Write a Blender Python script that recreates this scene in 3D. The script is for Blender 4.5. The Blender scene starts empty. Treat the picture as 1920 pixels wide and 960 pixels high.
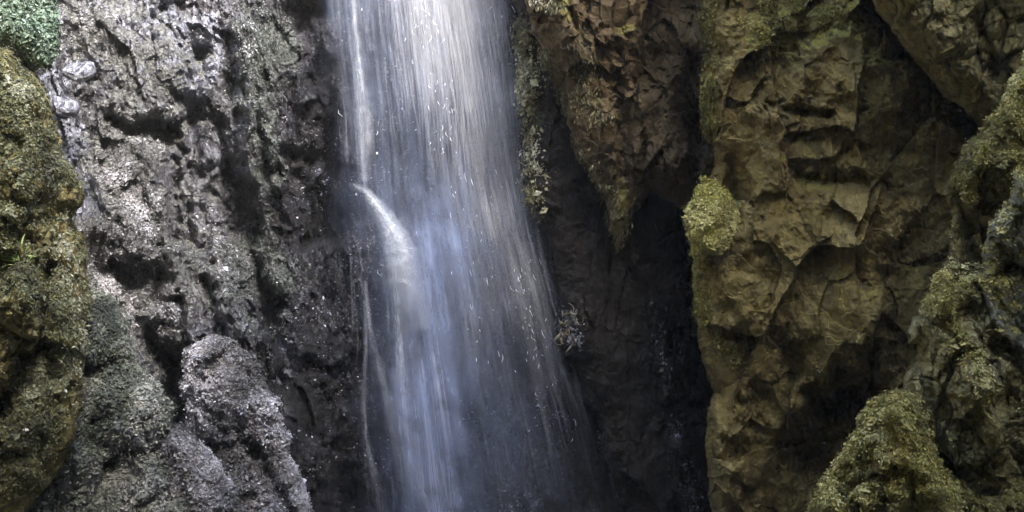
import bpy, math, random
import numpy as np
R = math.radians
rng = np.random.default_rng(7)
sc = bpy.context.scene
col = sc.collection

# ------------------------------------------------------------------ camera, light, exposure
CAM = np.array([0.0, 0.0, 2.0])
HF = 50.0
F = 960.0 / math.tan(R(HF / 2))          # focal length in photo pixels (1920 wide)
cd = bpy.data.cameras.new('camera'); cam = bpy.data.objects.new('camera', cd); col.objects.link(cam)
cam.location = CAM; cam.rotation_euler = (R(90), 0, 0)
cd.sensor_width = 36; cd.lens = 18 / math.tan(R(HF / 2)); cd.clip_end = 500; cd.clip_start = 0.05
sc.camera = cam

SUN_DIR = np.array([0.42, -0.80, 0.53]); SUN_DIR /= np.linalg.norm(SUN_DIR)   # towards the sun
w = bpy.data.worlds.new('World'); sc.world = w; w.use_nodes = True
nt = w.node_tree; bg = nt.nodes['Background']
sky = nt.nodes.new('ShaderNodeTexSky'); sky.sky_type = 'NISHITA'; sky.sun_disc = False
sky.sun_elevation = math.asin(SUN_DIR[2]); sky.sun_rotation = math.atan2(SUN_DIR[0], SUN_DIR[1])
sky.air_density = 1.0; sky.dust_density = 2.0; sky.ozone_density = 1.3
nt.links.new(sky.outputs[0], bg.inputs[0]); bg.inputs[1].default_value = 0.15
sd_ = bpy.data.lights.new('sun', 'SUN'); sun = bpy.data.objects.new('sun', sd_); col.objects.link(sun)
sd_.energy = 1.3; sd_.angle = R(14); sd_.color = (1.0, 0.95, 0.88)
import mathutils
sun.rotation_euler = mathutils.Vector(SUN_DIR).to_track_quat('Z', 'Y').to_euler()
sc.view_settings.view_transform = 'Standard'; sc.view_settings.look = 'None'
sc.view_settings.exposure = 3.1; sc.view_settings.gamma = 1.0
sc.view_settings.use_curve_mapping = False
sc.cycles.transparent_max_bounces = 48
sc.cycles.max_bounces = 5; sc.cycles.diffuse_bounces = 4; sc.cycles.glossy_bounces = 2
sc.cycles.sample_clamp_indirect = 4.0

# ------------------------------------------------------------------ numpy noise
def _h(ix, iy, iz, seed):
    n = (ix.astype(np.int64) * 73856093) ^ (iy.astype(np.int64) * 19349663) ^ (iz.astype(np.int64) * 83492791) ^ (seed * 2654435761)
    n = n.astype(np.uint64) & np.uint64(0xffffffff)
    n = ((n ^ (n >> np.uint64(16))) * np.uint64(0x45d9f3b)) & np.uint64(0xffffffff)
    n = ((n ^ (n >> np.uint64(16))) * np.uint64(0x45d9f3b)) & np.uint64(0xffffffff)
    n = n ^ (n >> np.uint64(16))
    return n
def hf(ix, iy, iz, seed):
    return _h(ix, iy, iz, seed).astype(np.float64) / 4294967295.0
def vnoise(P, seed=0):
    """gradient noise, P (...,3) -> about -1..1"""
    i = np.floor(P).astype(np.int64); f = P - i
    u = f * f * f * (f * (f * 6 - 15) + 10)
    out = 0
    for dx in (0, 1):
        wx = u[..., 0] if dx else 1 - u[..., 0]
        for dy in (0, 1):
            wy = u[..., 1] if dy else 1 - u[..., 1]
            for dz in (0, 1):
                wz = u[..., 2] if dz else 1 - u[..., 2]
                n = _h(i[..., 0] + dx, i[..., 1] + dy, i[..., 2] + dz, seed)
                gx = (n & np.uint64(1023)).astype(np.float64) / 511.5 - 1
                gy = ((n >> np.uint64(10)) & np.uint64(1023)).astype(np.float64) / 511.5 - 1
                gz = ((n >> np.uint64(20)) & np.uint64(1023)).astype(np.float64) / 511.5 - 1
                out = out + wx * wy * wz * (gx * (f[..., 0] - dx) + gy * (f[..., 1] - dy) + gz * (f[..., 2] - dz))
    return out * 1.6
def fbm(P, octv=4, seed=0, gain=0.5, lac=2.03, mode=0):
    a = 1; s = 0; t = 0
    for k in range(octv):
        n = vnoise(P, seed + k * 17)
        if mode == 1: n = 1 - 2 * np.abs(n)          # ridged
        if mode == 2: n = 2 * np.abs(n) - 0.5        # billow
        s = s + a * n; t += a; a *= gain; P = P * lac + 3.7
    return s / t
def worley(P, seed=0):
    i = np.floor(P).astype(np.int64)
    F1 = np.full(P.shape[:-1], 9.0); F2 = F1.copy(); best = np.zeros(P.shape); bid = np.zeros(P.shape, np.int64)
    for dx in (-1, 0, 1):
        for dy in (0,):
            for dz in (-1, 0, 1):
                c = i + np.array([dx, dy, dz])
                q = np.stack([c[..., k] + 0.1 + 0.8 * hf(c[..., 0], c[..., 1], c[..., 2], seed + 31 * k + 1) for k in range(3)], -1)
                d = np.sqrt(((P - q) ** 2).sum(-1))
                m = d < F1
                F2 = np.where(m, F1, np.minimum(F2, d)); F1 = np.where(m, d, F1)
                best[m] = q[m]; bid[m] = c[m]
    return F1, F2, best, bid
def blocks(P, sc3, seed, off, tilt, crack=0.0, cw=0.12, warp=0.25):
    """fractured rock: every cell is a plane of its own. metres towards the viewer"""
    Q = P * np.asarray(sc3)
    Q = Q + warp * np.stack([vnoise(Q * 1.3 + 11 * k, seed + 50 + k) for k in range(3)], -1)
    Q[..., 1] = 0.5
    F1, F2, c, b = worley(Q, seed)
    r = [hf(b[..., 0], b[..., 1], b[..., 2], seed + 7 + k) * 2 - 1 for k in range(4)]
    d = off * r[0] + tilt * (r[1] * (Q - c)[..., 0] + r[2] * (Q - c)[..., 1] * 0.3 + r[3] * (Q - c)[..., 2])
    return d - crack * np.exp(-((F2 - F1) / cw) ** 2)

# ------------------------------------------------------------------ geometry helpers
def pt(px, py, D):
    px = np.asarray(px, float); py = np.asarray(py, float); D = np.asarray(D, float)
    return np.stack([CAM[0] + (px - 960) / F * D, CAM[1] + D + 0 * px, CAM[2] - (py - 480) / F * D], -1)
def seg_d(X, Y, a):
    x0, y0, x1, y1 = a
    dx, dy = x1 - x0, y1 - y0; L = dx * dx + dy * dy
    t = np.clip(((X - x0) * dx + (Y - y0) * dy) / L, 0, 1) if L > 0 else 0
    return np.hypot(X - x0 - t * dx, Y - y0 - t * dy)
def poly_sd(X, Y, poly):
    d = np.full(X.shape, 1e9); ins = np.zeros(X.shape, bool); n = len(poly)
    for k in range(n):
        x0, y0 = poly[k]; x1, y1 = poly[(k + 1) % n]
        d = np.minimum(d, seg_d(X, Y, (x0, y0, x1, y1)))
        if y0 != y1:
            c = ((y0 > Y) != (y1 > Y)) & (X < (x1 - x0) * (Y - y0) / (y1 - y0) + x0)
            ins ^= c
    return np.where(ins, d, -d)
def feats(X, Y, fl):
    s = np.zeros(X.shape)
    Q = np.stack([X / 45, Y / 60, 0 * X + 2], -1)
    wx = fbm(Q, 4, 301, gain=.6); wy = fbm(Q, 4, 302, gain=.6); X0, Y0 = X, Y
    for f in fl:
        k_ = (8 + min(f[4], 45)) * (1.1 if len(f) < 7 else .6)
        X = X0 + k_ * wx; Y = Y0 + 1.4 * k_ * wy
        r, amp = f[4], f[5]; p = f[6] if len(f) > 6 else 2
        s = s + amp * np.exp(-(seg_d(X, Y, f[:4]) / r) ** p)
    return s
def smooth(a, b, x):
    t = np.clip((x - a) / (b - a), 0, 1); return t * t * (3 - 2 * t)

def build(name, V, faces, mat, parent=None, attrs=None, smooth_sh=True, origin=None):
    """V (n,3) world coords, faces (m,k) int array -> one mesh object, origin at its base"""
    V = np.asarray(V, float)
    if origin is None and parent is None:
        origin = np.array([(V[:, 0].min() + V[:, 0].max()) / 2, (V[:, 1].min() + V[:, 1].max()) / 2, V[:, 2].min()])
    if parent is not None: origin = np.array(parent['_o'])
    me = bpy.data.meshes.new(name)
    faces = np.asarray(faces, np.int32); k = faces.shape[1]
    me.vertices.add(len(V)); me.vertices.foreach_set('co', (V - origin).astype(np.float32).ravel())
    me.loops.add(faces.size); me.loops.foreach_set('vertex_index', faces.ravel())
    me.polygons.add(len(faces)); me.polygons.foreach_set('loop_start', np.arange(0, faces.size, k, dtype=np.int32))
    me.polygons.foreach_set('loop_total', np.full(len(faces), k, np.int32))
    me.polygons.foreach_set('use_smooth', np.full(len(faces), smooth_sh))
    for an, av in (attrs or {}).items():
        av = np.asarray(av, np.float32)
        if av.ndim == 1:
            at = me.attributes.new(an, 'FLOAT', 'POINT'); at.data.foreach_set('value', av)
        elif av.shape[1] == 3:
            at = me.attributes.new(an, 'FLOAT_COLOR', 'POINT')
            at.data.foreach_set('color', np.concatenate([av, np.ones((len(av), 1), np.float32)], 1).ravel())
    me.update(calc_edges=True); me.validate()
    me.materials.append(mat)
    o = bpy.data.objects.new(name, me); col.objects.link(o)
    if parent is None: o.location = origin; o['_o'] = [float(v) for v in origin]
    else: o.parent = parent
    return o
def tag(o, label=None, cat=None, group=None, kind=None):
    if label: o['label'] = label
    if cat: o['category'] = cat
    if group: o['group'] = group
    if kind: o['kind'] = kind
    return o

def lines(lo, hi, step, flo=-30, fhi=1950, coarse=14):
    a = list(np.arange(max(lo, flo), min(hi, fhi) + step, step))
    b = list(np.arange(lo, max(lo, flo), coarse)) if lo < flo else []
    c = list(np.arange(min(hi, fhi) + step + coarse, hi + coarse, coarse)) if hi > fhi else []
    return np.array(b + a + c)

def mass(name, poly, base, disp, mat, step=2.6, Rm=0.25, back=1.2, edge=(6, 60), moss=None, wet=None,
         jit=0.012, sky_sheen=None, parent=None, edgeseed=3):
    """A rock body: its outline, its distance, a relief, edges that roll back and sides that run `back` metres deep.
    base(X,Y)->distance ; disp(P,X,Y,sd)->metres towards the viewer ; moss / wet (P,X,Y,N)->0..1"""
    pa = np.array(poly, float)
    xs = lines(pa[:, 0].min() - 8, pa[:, 0].max() + 8, step)
    ys = lines(pa[:, 1].min() - 8, pa[:, 1].max() + 8, step, -30, 990)
    X, Y = np.meshgrid(xs, ys)
    sd = poly_sd(X, Y, poly)
    Db = base(X, Y) if callable(base) else np.full(X.shape, float(base))
    P0 = pt(X, Y, Db)
    q = np.stack([X / edge[1], Y / edge[1], 0 * X + 5], -1)
    sd = sd + edge[0] * fbm(q, 5, edgeseed, gain=0.62)
    gy, gx = np.gradient(sd, ys, xs)
    g2 = np.maximum(gx * gx + gy * gy, 0.25)
    inside = sd > 0
    cell = inside[:-1, :-1] | inside[1:, :-1] | inside[:-1, 1:] | inside[1:, 1:]
    out = ~inside
    mv = np.where(out, np.clip(-sd, 0, step * 1.5) / g2, 0)
    X2 = X + gx * mv; Y2 = Y + gy * mv
    dm = np.clip(sd, 0, None) * Db / F
    t = 1 - np.minimum(dm / Rm, 1)
    curl = Rm * (1 - np.sqrt(np.maximum(1 - t * t, 0)))
    dd = disp(P0, X, Y, sd)
    D = Db + curl - dd * (0.25 + 0.75 * smooth(0, Rm * 0.6, dm))
    P = pt(X2, Y2, D)
    P = P + jit * np.stack([fbm(P * 9 + 7 * k, 3, 90 + k) for k in range(3)], -1) * 2
    # normals
    dPx = np.gradient(P, axis=1); dPy = np.gradient(P, axis=0)
    N = np.cross(dPx, dPy); N /= np.linalg.norm(N, axis=-1, keepdims=True) + 1e-9
    N *= np.sign(((CAM - P) * N).sum(-1, keepdims=True) + 1e-9)
    idx = -np.ones(X.shape, int)
    used = np.zeros(X.shape, bool)
    for a in (0, 1):
        for b in (0, 1):
            used[a:a + cell.shape[0], b:b + cell.shape[1]] |= cell
    idx[used] = np.arange(used.sum())
    c = np.argwhere(cell)
    f = np.stack([idx[c[:, 0], c[:, 1]], idx[c[:, 0] + 1, c[:, 1]], idx[c[:, 0] + 1, c[:, 1] + 1], idx[c[:, 0], c[:, 1] + 1]], 1)
    V = P[used]
    m = np.clip(moss(P, X, Y, N), 0, 1)[used] if moss else np.zeros(len(V))
    wt = np.clip(wet(P, X, Y, N), 0, 1)[used] if wet else np.zeros(len(V))
    sl = feats(X, Y, sky_sheen)[used] if sky_sheen else np.zeros(len(V))
    Nn = N[used]
    front = dict(V=V, N=Nn, moss=m, wet=wt, X=X[used], Y=Y[used], area=(D / F)[used] ** 2)
    # sides: boundary edges run back
    e = np.concatenate([f[:, [0, 1]], f[:, [1, 2]], f[:, [2, 3]], f[:, [3, 0]]])
    key = np.sort(e, 1); kk = key[:, 0].astype(np.int64) * len(V) + key[:, 1]
    _, first, cnt = np.unique(kk, return_index=True, return_counts=True)
    be = e[first[cnt == 1]]
    bv = np.unique(be); remap = -np.ones(len(V), int); remap[bv] = np.arange(len(bv))
    prev = remap * 0 + np.arange(len(V)); allV = [V]; allf = [f]; n0 = len(V); pm = [m]; pw = [wt]; ps = [sl]
    rings = 6; cur = np.arange(len(V))
    cen = V.mean(0)
    for r_ in range(1, rings + 1):
        dback = back * (r_ / rings)
        B = V[bv] + (V[bv] - CAM) / np.linalg.norm(V[bv] - CAM, axis=1, keepdims=True) * dback
        B = B + 0.06 * np.stack([fbm(B * 3 + 5 * k, 3, 60 + k) for k in range(3)], -1) * (r_ / rings)
        nxt = -np.ones(len(V), int); nxt[bv] = n0 + np.arange(len(bv))
        allV.append(B); pm.append(m[bv] * 0.5); pw.append(wt[bv]); ps.append(sl[bv])
        allf.append(np.stack([be[:, 1] * 0 + cur[be[:, 1]], cur[be[:, 0]], nxt[be[:, 0]], nxt[be[:, 1]]], 1))
        cur = nxt; n0 += len(bv)
    o = build(name, np.concatenate(allV), np.concatenate(allf), mat, parent, {'moss': np.concatenate(pm), 'wet': np.concatenate(pw), 'sky_sheen': np.concatenate(ps)}, smooth_sh=False)
    return o, front

def flakes(name, fr, weight, count, size, mat, cols, parent, lift=0.01, up=0.3, droop=0.0, seed=1, aspect=1.6, flat=0.6):
    """small leaf-shaped faces spread over a surface: moss, leaflets and painted glints"""
    g = np.random.default_rng(seed)
    wgt = weight * fr['area']; wgt = np.clip(wgt, 0, None); wgt = wgt / wgt.sum()
    i = g.choice(len(wgt), count, p=wgt)
    P = fr['V'][i] + g.normal(0, 0.006, (count, 3)); N = fr['N'][i]
    nn = N * flat * 1.5 + g.normal(0, 0.38, (count, 3)) + np.array([0, 0, up]); nn /= np.linalg.norm(nn, axis=1, keepdims=True)
    t = g.normal(0, 1, (count, 3)) + np.array([0, 0, -droop * 3]); t -= nn * (t * nn).sum(1, keepdims=True); t /= np.linalg.norm(t, axis=1, keepdims=True)
    b = np.cross(nn, t)
    s = size * np.exp(g.normal(0, 0.5, count))[:, None]
    P = P + N * (lift * g.random((count, 1)))
    bend = nn * s * 0.25
    V = np.stack([P - t * s, P + b * s / aspect + bend, P + t * s, P - b * s / aspect + bend], 1).reshape(-1, 3)
    fc = np.arange(count * 4).reshape(-1, 4)
    cols = np.array(cols); k = fbm(P * 2.2, 3, seed + 5) * 1.3 + 0.5 + g.normal(0, 0.16, count)
    k = np.clip(k, 0, 0.999) * (len(cols) - 1); k0 = k.astype(int); fk = (k - k0)[:, None]
    c = cols[k0] * (1 - fk) + cols[k0 + 1] * fk
    c = c * np.exp(g.normal(0, 0.16, (count, 1)))
    return tag(build(name, V, fc, mat, parent, {'tint': np.repeat(c, 4, 0)}, smooth_sh=False), kind='stuff')

# ------------------------------------------------------------------ materials
def nodes(name):
    m = bpy.data.materials.new(name); m.use_nodes = True
    return m, m.node_tree, m.node_tree.nodes['Principled BSDF']
def N_(nt, t, **k):
    n = nt.nodes.new(t)
    for a, b in k.items():
        if a in n.inputs.keys(): n.inputs[a].default_value = b
        else: setattr(n, a, b)
    return n
def ramp(nt, src, stops):
    r = nt.nodes.new('ShaderNodeValToRGB'); nt.links.new(src, r.inputs[0])
    el = r.color_ramp.elements
    while len(el) < len(stops): el.new(0.5)
    for e, (p, c) in zip(el, stops): e.position = p; e.color = (*c, 1) if len(c) == 3 else c
    return r
def mixc(nt, f, a, b, mode='MIX'):
    m = nt.nodes.new('ShaderNodeMix'); m.data_type = 'RGBA'; m.blend_type = mode
    if isinstance(f, float): m.inputs[0].default_value = f
    else: nt.links.new(f, m.inputs[0])
    for s, v in ((6, a), (7, b)):
        if isinstance(v, tuple): m.inputs[s].default_value = (*v, 1)
        else: nt.links.new(v, m.inputs[s])
    return m.outputs[2]
def rock_mat(name, dark, mid, light, moss_a, moss_b, rough=0.75, wetrough=0.28, bump=0.5, scale=1.0, stain=(0.08, 0.04, 0.03), stain_amt=0.3, wetdark=0.38, spec=0.5):
    m, nt, b = nodes(name); L = nt.links.new
    tc = N_(nt, 'ShaderNodeTexCoord').outputs['Object']
    n1 = N_(nt, 'ShaderNodeTexNoise', Scale=2.2 * scale, Detail=9.0, Roughness=0.68); L(tc, n1.inputs['Vector'])
    r1 = ramp(nt, n1.outputs[0], [(0.3, dark), (0.5, mid), (0.72, light)])
    n2 = N_(nt, 'ShaderNodeTexNoise', Scale=16 * scale, Detail=8.0, Roughness=0.75); L(tc, n2.inputs['Vector'])
    r2 = ramp(nt, n2.outputs[0], [(0.3, (0.45, 0.45, 0.45)), (0.7, (1.5, 1.5, 1.5))])
    c = mixc(nt, 1.0, r1.outputs[0], r2.outputs[0], 'MULTIPLY')
    n3 = N_(nt, 'ShaderNodeTexNoise', Scale=1.1 * scale, Detail=5.0, Roughness=0.6); n3.noise_dimensions = '4D'; n3.inputs['W'].default_value = 3.3; L(tc, n3.inputs['Vector'])
    r3 = ramp(nt, n3.outputs[0], [(0.52, (0, 0, 0)), (0.68, (stain_amt,) * 3)])
    c = mixc(nt, r3.outputs[0], c, stain)
    aw = N_(nt, 'ShaderNodeAttribute', attribute_name='wet').outputs['Fac']
    am = N_(nt, 'ShaderNodeAttribute', attribute_name='moss').outputs['Fac']
    wd = mixc(nt, aw, (1, 1, 1), (wetdark, wetdark, wetdark * 1.05))
    c = mixc(nt, 1.0, c, wd, 'MULTIPLY')
    a_sheen = N_(nt, 'ShaderNodeAttribute', attribute_name='sky_sheen').outputs['Fac']
    ms = N_(nt, 'ShaderNodeMath', operation='MULTIPLY_ADD'); L(n2.outputs[0], ms.inputs[0]); ms.inputs[1].default_value = 1.2; L(a_sheen, ms.inputs[2])
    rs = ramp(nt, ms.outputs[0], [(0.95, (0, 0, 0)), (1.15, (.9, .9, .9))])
    c = mixc(nt, rs.outputs[0], c, (0.36, 0.37, 0.45))  # pale blue sky light on wet rock, painted into the colour
    n4 = N_(nt, 'ShaderNodeTexNoise', Scale=45 * scale, Detail=5.0, Roughness=0.8); L(tc, n4.inputs['Vector'])
    r4 = ramp(nt, n4.outputs[0], [(0.3, moss_a), (0.7, moss_b)])
    # ragged moss edge
    ma = N_(nt, 'ShaderNodeMath', operation='MULTIPLY_ADD'); L(n2.outputs[0], ma.inputs[0]); ma.inputs[1].default_value = 0.9; L(am, ma.inputs[2])
    rm = ramp(nt, ma.outputs[0], [(0.72, (0, 0, 0)), (0.9, (1, 1, 1))])
    c = mixc(nt, rm.outputs[0], c, r4.outputs[0])
    L(c, b.inputs['Base Color'])
    # roughness
    mr = N_(nt, 'ShaderNodeMix'); mr.data_type = 'FLOAT'; mr.inputs[2].default_value = rough; mr.inputs[3].default_value = wetrough; L(aw, mr.inputs[0])
    mr2 = N_(nt, 'ShaderNodeMix'); mr2.data_type = 'FLOAT'; L(rm.outputs[0], mr2.inputs[0]); L(mr.outputs[0], mr2.inputs[2]); mr2.inputs[3].default_value = 0.85
    L(mr2.outputs[0], b.inputs['Roughness'])
    b.inputs['Specular IOR Level'].default_value = spec
    # bump
    v = N_(nt, 'ShaderNodeTexVoronoi', Scale=26 * scale); v.feature = 'F1'; 
    wv = mixc(nt, 0.12, tc, n2.outputs[1], 'ADD'); L(wv, v.inputs['Vector'])
    b1 = N_(nt, 'ShaderNodeBump', Strength=bump, Distance=0.03); L(v.outputs['Distance'], b1.inputs['Height'])
    b2 = N_(nt, 'ShaderNodeBump', Strength=bump, Distance=0.05); L(n2.outputs[0], b2.inputs['Height']); L(b1.outputs[0], b2.inputs['Normal'])
    b3 = N_(nt, 'ShaderNodeBump', Strength=bump * 0.8, Distance=0.012); L(n4.outputs[0], b3.inputs['Height']); L(b2.outputs[0], b3.inputs['Normal'])
    L(b3.outputs[0], b.inputs['Normal'])
    return m
def leaf_mat(name, rough=0.55, trans=0.15, spec=0.4):
    m, nt, b = nodes(name); L = nt.links.new
    a = N_(nt, 'ShaderNodeAttribute', attribute_name='tint')
    L(a.outputs['Color'], b.inputs['Base Color']); b.inputs['Roughness'].default_value = rough
    b.inputs['Specular IOR Level'].default_value = spec
    return m

M_wet = rock_mat('wet_grey_rock', (0.05, 0.048, 0.055), (0.145, 0.14, 0.16), (0.32, 0.315, 0.345), (0.10, 0.104, 0.088), (0.26, 0.26, 0.24), rough=0.6, wetrough=0.2, bump=0.9, stain=(0.09, 0.04, 0.035), spec=0.9, wetdark=0.24)
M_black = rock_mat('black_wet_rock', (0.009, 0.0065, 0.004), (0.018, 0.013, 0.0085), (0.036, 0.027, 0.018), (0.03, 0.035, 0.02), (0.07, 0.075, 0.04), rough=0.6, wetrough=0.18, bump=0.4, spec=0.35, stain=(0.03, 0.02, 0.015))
M_brown = rock_mat('brown_rock', (0.105, 0.075, 0.023), (0.20, 0.150, 0.048), (0.31, 0.245, 0.10), (0.20, 0.175, 0.040), (0.33, 0.29, 0.075), rough=0.8, wetrough=0.35, bump=0.28, stain=(0.14, 0.10, 0.055), stain_amt=0.6, spec=0.3)
M_olive = rock_mat('olive_mossy_rock', (0.14, 0.110, 0.042), (0.26, 0.215, 0.085), (0.44, 0.385, 0.20), (0.18, 0.175, 0.045), (0.32, 0.30, 0.085), rough=0.85, wetrough=0.3, bump=0.6, stain=(0.08, 0.05, 0.025), spec=0.3)
M_umber = rock_mat('umber_rock', (0.05, 0.033, 0.014), (0.10, 0.068, 0.030), (0.18, 0.13, 0.065), (0.12, 0.10, 0.025), (0.22, 0.19, 0.06), rough=0.75, wetrough=0.3, bump=0.35, stain=(0.06, 0.045, 0.03), stain_amt=.6, spec=0.35)  # darker copy of the brown rock, shade put into its colour
M_moss = leaf_mat('moss_leaves', 0.6)
M_glint = leaf_mat('glossy_glint_bits', 0.3, spec=0.8)

# ------------------------------------------------------------------ SETTING: ground, pool, gorge walls outside the frame
M_far = rock_mat('gorge_rock', (0.16, 0.13, 0.06), (0.32, 0.26, 0.13), (0.45, 0.38, 0.22), (0.2, 0.19, 0.05), (0.32, 0.30, 0.09), rough=0.8, bump=0.3)  # pale and warm so the unseen walls and ground bounce fill light
def sheet(name, fn, nu, nv, mat, kind='structure', attrs=None, **k):
    U, Vv = np.meshgrid(np.linspace(0, 1, nu), np.linspace(0, 1, nv))
    P = fn(U, Vv)
    i = np.arange(nu * nv).reshape(nv, nu)
    f = np.stack([i[:-1, :-1].ravel(), i[:-1, 1:].ravel(), i[1:, 1:].ravel(), i[1:, :-1].ravel()], 1)
    n = nu * nv
    o = build(name, P.reshape(-1, 3), f, mat, None, attrs or {'moss': np.full(n, 0.2), 'wet': np.full(n, 0.3)}, **k)
    return tag(o, kind=kind) if kind else o
def ground(U, V):
    X = -40 + 80 * U; Y = -40 + 80 * V
    Z = 0.12 * fbm(np.stack([X, Y, 0 * X], -1) * 0.9, 4, 5) - 0.35 * np.exp(-((X) / 2.0) ** 2) 
    return np.stack([X, Y, Z - 0.35], -1)
sheet('ground', ground, 200, 200, M_far)
def gorge(U, V):
    # unseen ring of cliffs, shaped to shade the scene, open to the sky; over the right-hand side it leans in
    a = U * 2 * math.pi
    cx, cy = 0.3, 1.8
    rx, ry = 5.6, 9.2
    ex = 0.55
    c = np.sign(np.cos(a)) * np.abs(np.cos(a)) ** ex; s = np.sign(np.sin(a)) * np.abs(np.sin(a)) ** ex
    z = -1.0 + 10.4 * V * (1 + .03 * np.clip(c, 0, 1))
    lean = smooth(0.35, 1, V)
    X = cx + rx * c; Y = cy + ry * s
    P = np.stack([X, Y, z], -1)
    n = fbm(P * 0.5, 4, 21)[..., None]
    inw = np.stack([-(X - cx) / rx, -(Y - cy) / ry, 0 * X], -1)
    P = P + inw * n * 1.2
    P[..., 0] -= np.clip(c, 0, 1) * lean * 1.2
    return P
tag(sheet('unseen_gorge_walls', gorge, 220, 70, M_far), kind='structure')
M_pool, nt, b = nodes('pool_water'); b.inputs['Base Color'].default_value = (0.03, 0.045, 0.05, 1); b.inputs['Roughness'].default_value = 0.08
n = N_(nt, 'ShaderNodeTexNoise', Scale=9.0, Detail=4.0); bp = N_(nt, 'ShaderNodeBump', Strength=0.5, Distance=0.05); nt.links.new(n.outputs[0], bp.inputs['Height']); nt.links.new(bp.outputs[0], b.inputs['Normal'])
sheet('water', lambda U, V: np.stack([-1.7 + 3.4 * U, 3.0 + 5.6 * V, -0.35 + 0 * U], -1), 20, 20, M_pool)

# ------------------------------------------------------------------ THE WET CLIFF on the left and behind the fall
def cliff_base(X, Y):
    xs = [-600, 0, 150, 300, 420, 500, 600, 680, 800, 950, 1100, 1300]
    ds = [6.6, 6.9, 7.0, 7.2, 7.45, 7.9, 8.35, 8.3, 8.2, 8.25, 8.5, 9.0]
    d = np.interp(X + 40 * np.sin(Y / 170.0) - (Y - 480) * 0.05, xs, ds)
    return d - 0.9 * (Y - 480) / 960 * smooth(750, 300, X) - 0.5 * (Y - 480) / 960
CL_F = [  # x0,y0,x1,y1,radius,amount (m towards the viewer),exponent
    (370, 90, 350, 470, 26, -.34), (430, 330, 500, 600, 34, -.5), (400, 340, 380, 460, 30, -.35),
    (345, 180, 355, 215, 24, -.25), (270, 235, 310, 250, 26, -.35, 4), (205, 225, 260, 245, 14, -.22, 4),
    (300, 640, 355, 760, 34, -.65), (335, 700, 340, 820, 30, -.6), (500, 560, 520, 640, 26, -.35),
    (560, 0, 610, 30, 40, -.4), (600, 120, 615, 280, 22, -.3), (560, 330, 610, 420, 46, -.35), (560, 700, 640, 940, 60, -.3),
    (490, 20, 490, 380, 22, .22), (455, 60, 470, 300, 22, .2), (400, 480, 470, 640, 30, .2), (320, 470, 330, 640, 26, .18),
    (240, 300, 230, 440, 60, .28, 4), (150, 290, 180, 420, 36, .12, 4), (170, 40, 330, 150, 70, .22), (230, 170, 250, 200, 50, .2, 4),
    (215, 500, 290, 540, 40, -.25), (560, 120, 590, 200, 30, .2), (650, 345, 680, 350, 26, .25, 3), (430, 560, 470, 600, 40, .2),
    (210, 240, 350, 280, 7, -.15), (330, 560, 345, 640, 12, -.3), (130, 140, 175, 150, 8, -.2), (100, 210, 120, 215, 8, -.2), (285, 30, 340, 10, 16, -.2),
    (452, 60, 472, 330, 12, .16), (492, 190, 522, 350, 12, .16), (432, 60, 446, 300, 8, -.1), (478, 180, 500, 330, 8, -.1), (365, 200, 380, 330, 10, -.12), (355, 390, 362, 470, 10, -.15), (405, 240, 440, 420, 26, -.25), (330, 300, 345, 420, 8, -.2), (300, 460, 290, 560, 9, -.2), (385, 520, 420, 640, 10, -.25), (460, 420, 500, 560, 14, -.25), (225, 420, 235, 450, 14, -.2), (540, 280, 600, 300, 24, -.3),
    (900, 470, 960, 640, 60, .15), (990, 520, 1000, 600, 40, .12), (430, 700, 560, 700, 20, -.1),
]
def cliff_disp(P, X, Y, sd):
    d = feats(X, Y, [(a, b, c, e, f * (.75 if g_ < 0 else 1), g_ * (1.05 if g_ < 0 else 1.1), *h) for a, b, c, e, f, g_, *h in CL_F])
    ca, sa = math.cos(-.3), math.sin(-.3)
    Pr = np.stack([P[..., 0] * ca - P[..., 2] * sa, P[..., 1], P[..., 0] * sa + P[..., 2] * ca], -1)
    qd = P[..., 0] * .93 + P[..., 2] * .36
    for f_, a_, sd0 in ((2.3, .13, 1), (6.1, .055, 2), (14., .022, 3)):
        v_ = qd * f_ + .55 * fbm(P * np.array([1.4, 1, .7]) * f_ * .5, 4, 700 + sd0)
        am_ = .4 + .6 * smooth(-.3, .4, vnoise(P * 1.3 + 9, 710 + sd0)); fr_ = v_ - np.floor(v_)
        d += a_ * am_ * (np.where(fr_ < .82, fr_ / .82, (1 - fr_) / .18) - .5)
    d += blocks(Pr, (2.6, 2.0, 1.1), 3, 0.08, 0.22, 0.0, 0.08, .15)
    d += blocks(Pr, (6.5, 5, 2.6), 5, 0.06, 0.17, 0.0, 0.12, .12)
    d += blocks(Pr, (15, 12, 8), 9, 0.03, 0.06, 0.0, 0.15, .1)
    d += blocks(Pr, (34, 30, 22), 10, 0.010, 0.025, 0.0, 0.15, .1)
    d += 0.05 * fbm(P * 3.0, 4, 11, gain=0.6)
    return d
CL_MOSS = [(150, 60, 330, 150, 90, .35), (240, 300, 260, 450, 60, .7), (300, 560, 320, 650, 40, .5), (470, 20, 500, 330, 30, .5),
           (420, 500, 560, 540, 60, .5), (180, 480, 200, 560, 60, .6), (540, 60, 600, 170, 50, .45), (0, 500, 60, 900, 400, .2)]
def cliff_moss(P, X, Y, N):
    return feats(X, Y, CL_MOSS) + 0.35 * fbm(P * 2.5, 4, 33) + 0.25 * (N[..., 2] > 0.3) * smooth(700, 500, X) - 0.05 - 0.5 * smooth(500, 600, X)
CL_WET = [(140, 270, 180, 400, 40, .9), (380, 60, 400, 250, 30, .8), (170, 640, 180, 700, 30, .8), (590, 250, 620, 900, 110, 1.), (800, 0, 900, 960, 200, 1.0), (540, 560, 560, 700, 60, .7), (330, 600, 345, 760, 40, .7), (60, 180, 120, 200, 40, .8)]
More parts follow.
